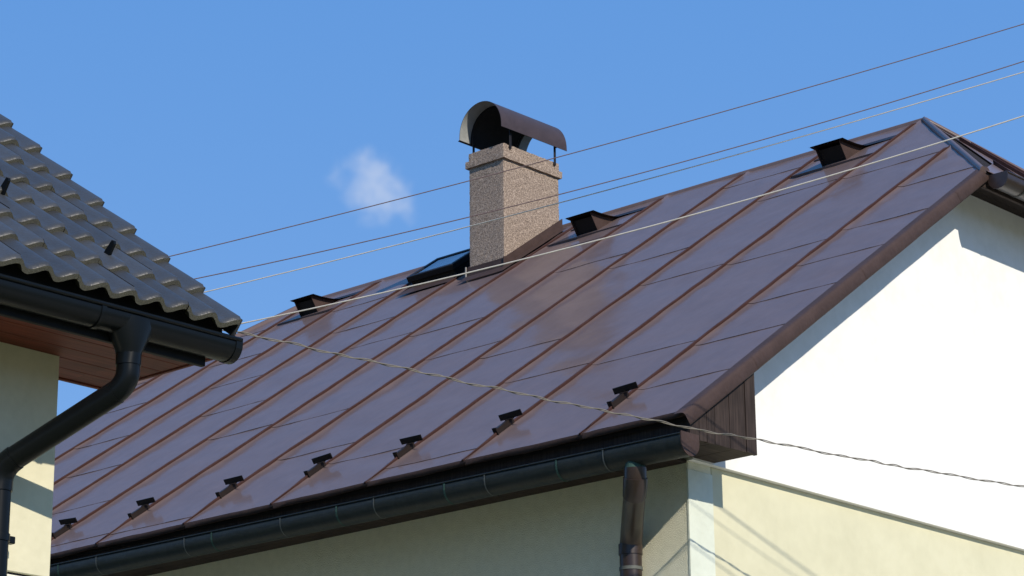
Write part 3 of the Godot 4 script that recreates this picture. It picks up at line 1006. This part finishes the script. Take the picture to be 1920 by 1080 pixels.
func snow_guards(house: Node3D) -> void:
	var us := R(0, 1) - R(0, 0)
	var uh := R(0, 0, 1) - R(0, 0, 0)
	var ss := [0.43, 0.44, 0.42, 0.47, 0.46, 0.45, 0.42, 0.44, 0.43, 0.45, 0.44]
	for k in SEAMS.size():
		var x: float = SEAMS[k] - 0.0
		var s: float = ss[k]
		var st := new_st()
		for sg in [-1.0, 1.0]:
			bbox(st, R(x + sg * 0.011, s + 0.08, 0.030), Vector3(0.0025, 0, 0), us * 0.085, uh * 0.014, 0.001)
		bbox(st, R(x, s + 0.08, 0.047), Vector3(0.0135, 0, 0), us * 0.085, uh * 0.003, 0.001)
		bbox(st, R(x, s - 0.008, 0.036), Vector3(0.016, 0, 0), us * 0.004, uh * 0.024, 0.001)
		var g := part("snow_guard", st, M.guard, house, "snow guard clamped on a roof seam")
		var tilt := rng.randf_range(-0.05, 0.05)
		st = new_st()
		bbox(st, R(x + 0.022, s + 0.145, 0.070), Vector3(0.088, 0, 0) + uh * tilt * 0.1, uh * 0.019, us * 0.003, 0.002)
		part("plate", st, M.dark_metal, g)
		st = new_st()
		bbox(st, R(x + 0.01, s + 0.138, 0.050), Vector3(0.028, 0, 0), us * 0.014, uh * 0.003, 0.001)
		part("foot", st, M.guard, g)

# ================================================================ neighbour's house
func L(z: float, s: float, h := 0.0) -> Vector3:
	return Vector3(LX - s * cos(LP) + h * sin(LP), LY + s * sin(LP) + h * cos(LP), z)

func roll(t: float) -> float:      # height of the tile across one roll, t = 0 at the crest
	t = fposmod(t, 1.0)
	if t < 0.30: return 0.5 + 0.5 * cos(t / 0.30 * PI)
	if t < 0.42: return 0.0
	return pow(0.5 - 0.5 * cos((t - 0.42) / 0.58 * PI), 0.8)

func tile_mesh(m: Material, verge: bool) -> ArrayMesh:
	# local: x = along the eave (towards -z in the world), y = up from the slope, z = up the slope
	var st := new_st()
	var n := 20
	var amp := 0.034
	var th := 0.017
	var P := func(i: int, s: float, h: float) -> Vector3:
		var u := TW * i / n
		return Vector3(u, roll(u / (TW * 0.5)) * amp + h, s)
	var lift := 0.030
	var rows := [[-0.004, lift + 0.004 - th * 0.55], [0.0, lift - 0.002], [0.012, lift + 0.004], [0.03, lift + 0.002], [TG + 0.05, 0.0]]
	for i in n:
		for r in rows.size() - 1:
			quad(st, P.call(i, rows[r][0], rows[r][1]), P.call(i, rows[r + 1][0], rows[r + 1][1]), P.call(i + 1, rows[r + 1][0], rows[r + 1][1]), P.call(i + 1, rows[r][0], rows[r][1]), 1)
		quad(st, P.call(i, 0.0, lift - th), P.call(i, TG + 0.05, -th), P.call(i + 1, TG + 0.05, -th), P.call(i + 1, 0.0, lift - th), 2)
	for s in [0, 1]:
		var i: int = n * s
		quad(st, P.call(i, 0.0, lift), P.call(i, TG + 0.05, 0.0), P.call(i, TG + 0.05, -th), P.call(i, 0.0, lift - th))
	if verge:
		var q := [P.call(n, 0.0, lift), P.call(n, TG + 0.05, 0.0), P.call(n, TG + 0.05, -0.075), P.call(n, 0.0, lift - 0.085)]
		for k in 2:
			var d := Vector3(0.012 * k, -0.004 * k, 0)
			quad(st, q[0] + d, q[1] + d, q[2] + d, q[3] + d)
		quad(st, q[0], q[0] + Vector3(0.012, -0.004, 0), q[3] + Vector3(0.012, -0.004, 0), q[3])
		quad(st, q[0], q[1], q[1] + Vector3(0.012, -0.004, 0), q[0] + Vector3(0.012, -0.004, 0))
	return commit(st, m)

func nose_mesh() -> ArrayMesh:
	# raw, crumbly lower edge of a tile
	var st := new_st()
	var n := 20
	var amp := 0.034
	var f := FastNoiseLite.new()
	f.seed = 31; f.frequency = 60.0
	for i in n:
		var v := []
		for k in [i, i + 1]:
			var u: float = TW * k / n
			var h := roll(u / (TW * 0.5)) * amp
			var bot := h + 0.030 - 0.026 + 0.005 * f.get_noise_2d(u, 3.0)
			v.append([Vector3(u, h + 0.026, -0.005 - 0.001 * f.get_noise_2d(u, 9.0)), Vector3(u, bot, -0.005), Vector3(u, bot, 0.03)])
		quad(st, v[0][0], v[1][0], v[1][1], v[0][1], 1)
		quad(st, v[0][1], v[1][1], v[1][2], v[0][2], 2)
	return commit(st, M.tile_nose)

func make_neighbour_house() -> void:
	var z_near := LZV + 14 * TW          # near end of the tiled slope, outside the frame
	var rows := 18
	var s_top := rows * TG
	var ridge := L(0, s_top, 0)
	var x_far := 2.0 * ridge.x - LXW
	var house := thing("house", Vector3(LXW, 0, LZW), "neighbouring cream house with grey concrete roof tiles and black gutter", "house")
	var zb := z_near + (LZW - LZV) * -1.0
	# walls
	var st := new_st()
	wbox(st, Vector3(LXW - 0.3, 3.628, LZW), Vector3(LXW, 4.62, zb), 0.004)
	part("wall", st, M.cream, house, "cream upper wall above the trim line")
	st = new_st()
	wbox(st, Vector3(LXW - 0.3, 0, LZW), Vector3(LXW - 0.004, 3.618, zb), 0.004)
	part("wall", st, M.cream_pale, house, "paler lower wall below the trim line")
	st = new_st()
	wbox(st, Vector3(LXW - 0.3, 3.6181, LZW + 0.004), Vector3(LXW - 0.012, 3.6279, zb - 0.004), 0.001)
	part("trim_line", st, M.dark_metal, house)
	for z in [LZW, zb]:
		st = new_st()
		var d := 0.3 if z == LZW else -0.3
		var yu := func(x: float) -> float: return L(0, (LX - x) / cos(LP), 0).y - 0.10
		prism(st, [Vector3(LXW - 0.302, 0, z), Vector3(LXW - 0.302, yu.call(LXW - 0.302), z), Vector3(ridge.x, ridge.y - 0.14, z), Vector3(x_far, yu.call(LXW), z), Vector3(x_far, 0, z)], Vector3(0, 0, d))
		part("gable_wall", st, M.cream, house)
	st = new_st()
	wbox(st, Vector3(x_far, 0, LZW + 0.302), Vector3(x_far + 0.3, 4.9, zb - 0.302), 0.004)
	part("wall", st, M.cream, house)
	# roof deck under the tiles (front and back slope)
	st = new_st()
	var o := 0.03
	for sd in 2:
		var pts := [L(LZV + o, 0.05, -0.035), L(z_near - o, 0.05, -0.035), L(z_near - o, s_top, -0.035), L(LZV + o, s_top, -0.035)]
		if sd:
			for i in 4: pts[i] = Vector3(2.0 * ridge.x - pts[i].x, pts[i].y + 0.03, pts[i].z)
		prism(st, pts, Vector3(0, -0.05, 0))
	var roof := part("tiled_roof", st, M.black_board, house, "grey double-roll concrete tile roof")
	st = new_st()
	tube(st, [Vector3(ridge.x, ridge.y + 0.03, LZV), Vector3(ridge.x, ridge.y + 0.03, z_near)], 0.11, 14)
	part("ridge_tile", st, M.tile1, roof)
	# tiles
	var meshes := [tile_mesh(M.tile0, false), tile_mesh(M.tile1, false), tile_mesh(M.tile2, false)]
	var verge := tile_mesh(M.tile1, true)
	var nose := nose_mesh()
	var up := (L(0, 1) - L(0, 0)).normalized()
	var nrm := (L(0, 0, 1) - L(0, 0, 0)).normalized()
	for r in rows:
		for c in 14:
			var o2 := MeshInstance3D.new()
			o2.name = numbered("roof_tile", roof)
			o2.mesh = verge if c == 0 else meshes[rng.randi() % 3]
			roof.add_child(o2, true)
			var z0 := LZV + TW * (c + 1)
			var b := Basis(Vector3(0, 0, -1), nrm, up)
			b = b.rotated(nrm, rng.randf_range(-0.008, 0.008))
			o2.global_transform = Transform3D(b, L(z0, r * TG + rng.randf_range(-0.003, 0.003), rng.randf_range(-0.002, 0.002)))
			if c < 8:
				var e := MeshInstance3D.new()
				e.name = numbered("tile_edge", roof)
				e.mesh = nose
				roof.add_child(e, true)
				e.global_transform = o2.global_transform
	# two small snow hooks standing on the tiles
	for q in [[-6.371, 0.418], [-6.10, 0.90]]:
		st = new_st()
		var base := L(q[0], q[1], 0.03)
		prism(st, [base - up * 0.018, base + up * 0.028, base + up * 0.012 + nrm * 0.082, base - up * 0.002 + nrm * 0.086, base - up * 0.012 + nrm * 0.076], Vector3(0, 0, 0.012))
		part("snow_hook", st, M.pipe_black, roof)
	# fascia, soffit
	var xf := -7.80
	st = new_st()
	wbox(st, Vector3(xf - 0.025, 4.488, LZV + 0.063), Vector3(xf, 4.66, z_near), 0.003)
	part("fascia_board", st, M.black_board, house)
	var zs := -6.862
	# comb strip closing the gap under the lowest tiles
	st = new_st()
	wbox(st, Vector3(-7.775, 4.55, LZV + 0.014), Vector3(-7.755, 4.70, z_near), 0.002)
	part("eave_comb", st, M.black_board, house)
	for k in 4:
		st = new_st()
		var bw := (xf - 0.026 - LXW) / 4.0
		var x1 := xf - 0.026 - k * bw
		wbox(st, Vector3(x1 - bw + 0.003, 4.570, zs), Vector3(x1, 4.585, z_near), 0.003)
		part("soffit_board", st, M.red_wood, house)
	for k in 2:
		st = new_st()
		wbox(st, Vector3(LXW - 0.125 - k * 0.126, 4.570, zs), Vector3(LXW - 0.001 - k * 0.126, 4.585, LZW - 0.001), 0.003)
		part("soffit_board", st, M.red_wood, house)
	# boards closing the boxed eave beyond the corner of the wall
	st = new_st()
	wbox(st, Vector3(LXW - 0.275, 4.562, zs), Vector3(LXW - 0.253, 4.75, LZW - 0.001), 0.003)
	part("end_board", st, M.red_wood, house)
	st = new_st()
	wbox(st, Vector3(LXW - 0.275, 4.564, zs - 0.02), Vector3(xf - 0.03, 4.66, zs - 0.001), 0.003)
	part("end_board", st, M.red_wood, house)
	st = new_st()
	prism(st, [L(LZV + 0.04, 0.2, -0.05), L(LZV + 0.04, s_top, -0.05), L(LZV + 0.04, s_top, -0.20), L(LZV + 0.04, 0.2, -0.16)], Vector3(0, 0, 0.022))
	part("barge_board", st, M.red_wood, house)
	# gutter
	var r := 0.066
	var xg := -7.762
	var yg := 4.600
	st = new_st()
	sweep(st, gutter_profile(r, 0.018, 0.003), Vector3(xg, yg, LZV - 0.035), Vector3(xg, yg - 0.012, z_near), Vector3(1, 0, 0), Vector3.UP, true, 1)
	var g := part("gutter", st, M.pipe_black, house, "black half-round plastic gutter")
	st = new_st()
	tube(st, [Vector3(xg + r + 0.002, yg + 0.002, LZV - 0.035), Vector3(xg + r + 0.002, yg - 0.010, z_near)], 0.0095, 10)
	part("rim", st, M.pipe_black, g)
	st = new_st()
	var out := [Vector3(xg + r + 0.004, yg + 0.010, LZV - 0.045)]
	for k in 13:
		var a := -PI * k / 12.0
		out.append(Vector3(xg + (r + 0.004) * cos(a), yg - 0.018 + (r + 0.004) * sin(a), LZV - 0.045))
	out.append(Vector3(xg - r - 0.004, yg + 0.010, LZV - 0.045))
	prism(st, out, Vector3(0, 0, 0.035))
	part("end_cap", st, M.pipe_black, g)
	for z in [-6.12, -5.5, -4.9, -4.3, -3.7]:
		st = new_st()
		strap(st, Vector3(xg, yg - 0.003, z), Vector3(0, 0, 1), Vector3(1, 0, 0), r, 0.018, 0.012, 0.004)
		part("bracket", st, M.pipe_black, g)
	# outlet funnel and swan-neck pipe
	var zo := -6.305
	st = new_st()
	var ring := []
	for k in 24:
		var a := TAU * k / 24
		ring.append([Vector3(xg + 0.073 * cos(a), yg - 0.018, zo + 0.118 * sin(a)), Vector3(xg + 0.073 * cos(a), yg - 0.045, zo + 0.112 * sin(a)), Vector3(xg + 0.054 * cos(a), yg - 0.145, zo + 0.056 * sin(a)), Vector3(xg + 0.051 * cos(a), yg - 0.160, zo + 0.052 * sin(a))])
	for k in 24:
		for j in 3:
			quad(st, ring[k][j], ring[(k + 1) % 24][j], ring[(k + 1) % 24][j + 1], ring[k][j + 1], 1)
	part("outlet_funnel", st, M.pipe_black, g)
	var p0 := Vector3(xg, yg - 0.145, zo)
	var p3 := Vector3(LXW + 0.060, 4.03, -6.095)
	var k0 := p0 + Vector3(0, -0.140, 0)
	var k1 := p3 + Vector3(0, 0.0, 0)
	var dir := (k1 - k0).normalized()
	var bend := func(a: Vector3, b: Vector3, c: Vector3) -> Array:
		var res := []
		for i in 9:
			var t := i / 8.0
			res.append(a.lerp(b, t).lerp(b.lerp(c, t), t))
		return res
	st = new_st()
	var e1: Array = bend.call(k0 + Vector3(0, 0.06, 0), k0, k0 + dir * 0.075)
	tube(st, [p0, p0 + Vector3(0, -0.035, 0)] + e1, 0.048, 20)
	var dp := part("downpipe", st, M.pipe_black, house, "black swan-neck downpipe to the cream wall")
	st = new_st()
	tube(st, [p0 + Vector3(0, -0.012, 0), p0 + Vector3(0, -0.060, 0)], 0.0515, 20)
	part("collar", st, M.pipe_black, dp)
	st = new_st()
	tube(st, [k0 + dir * 0.055, k1 - dir * 0.05], 0.0500, 20)
	part("pipe", st, M.pipe_black, dp)
	st = new_st()
	var e2: Array = bend.call(k1 - dir * 0.075, k1, k1 + Vector3(0, -0.07, 0))
	tube(st, e2 + [k1 + Vector3(0, -0.10, 0)], 0.0530, 20)
	part("elbow", st, M.pipe_black, dp)
	st = new_st()
	tube(st, [k1 + Vector3(0, -0.08, 0), Vector3(k1.x, 0.1, k1.z)], 0.0480, 20)
	part("pipe", st, M.pipe_black, dp)
	st = new_st()
	tube(st, [k1 + Vector3(0, -0.275, 0), k1 + Vector3(0, -0.305, 0)], 0.0530, 20)
	wbox(st, k1 + Vector3(-0.02, -0.305, -0.085), k1 + Vector3(0.012, -0.275, -0.055), 0.003)
	part("clamp", st, M.pipe_black, dp)

# ================================================================ wires
func make_wires() -> void:
	var spans := [
		[Vector3(-9.145, 5.465, -7.599), Vector3(-5.776, 6.480, -10.101), 0.034, 0.0026, "wire", "thin brown overhead wire, topmost of the four above the roof"],
		[Vector3(-9.133, 5.382, -7.745), Vector3(-5.832, 6.324, -10.173), 0.060, 0.0027, "wire", "thin dark overhead wire, second from the top above the roof"],
		[Vector3(-9.165, 5.357, -7.877), Vector3(-5.913, 6.331, -10.307), 0.032, 0.0029, "wire_pale", "pale overhead wire close below the second one, crossing the chimney"],
		[Vector3(-8.980, 5.177, -7.961), Vector3(-5.867, 6.058, -10.196), 0.058, 0.0036, "wire_pale", "pale overhead wire, lowest of the four, passing before the roof vents"]]
	for w in spans:
		var a: Vector3 = w[0]
		var b: Vector3 = w[1]
		var sag: float = w[2]
		# on to the neighbour's gable wall at one end, out of the frame at the other
		var f0 := -(LZW - 0.02 - a.z) / (a.z - b.z)
		var f1 := 2.4
		var pts := []
		for i in 61:
			var f := lerpf(f0, f1, i / 60.0)
			pts.append(a.lerp(b, f) - Vector3(0, 4.0 * sag * f * (1.0 - f), 0))
		var st := new_st()
		tube(st, pts, w[3], 8)
		var t := thing("overhead_wire", a.lerp(b, f0), w[5], "wire", "overhead wires between the houses")
		part("conductor", st, M[w[4]], t)
		st = new_st()
		var q: Vector3 = pts[0]
		tube(st, [q + Vector3(0, 0, 0.03), q, q + Vector3(0, 0, -0.02), q + Vector3(0, 0, -0.05)], [0.018, 0.03, 0.032, 0.015], 12)
		part("insulator", st, M.porcelain, t)
	# twisted service cable
	var a := Vector3(-8.683, 5.023, -7.699)
	var b := Vector3(-7.257, 4.805, -12.308)
	var f0 := -(LZW - 0.02 - a.z) / (a.z - b.z)
	var t := thing("service_cable", a.lerp(b, f0), "twisted two-core cable sagging low across the metal roof and white gable", "cable")
	for core in 2:
		var pts := []
		for i in 1100:
			var f := lerpf(f0, 2.0, i / 1099.0)
			var p := a.lerp(b, f) - Vector3(0, 4.0 * 0.035 * f * (1.0 - f), 0)
			var ln := f * a.distance_to(b)
			var ph := ln * TAU / 0.25 + core * PI + 0.6 * wave.get_noise_2d(ln * 0.8, 17.0)
			p += Vector3(0.9, 0.0, 0.3).normalized() * 0.0036 * cos(ph) + Vector3.UP * 0.0036 * sin(ph)
			p += Vector3.UP * (0.003 * sin(ln * TAU / 0.215 + 4.0 * wave.get_noise_2d(ln * 0.9, 2.0)) + 0.007 * wave.get_noise_2d(ln * 1.8, 29.0))
			pts.append(p)
		var st := new_st()
		tube(st, pts, 0.0027, 6)
		part("core", st, M.cable, t)
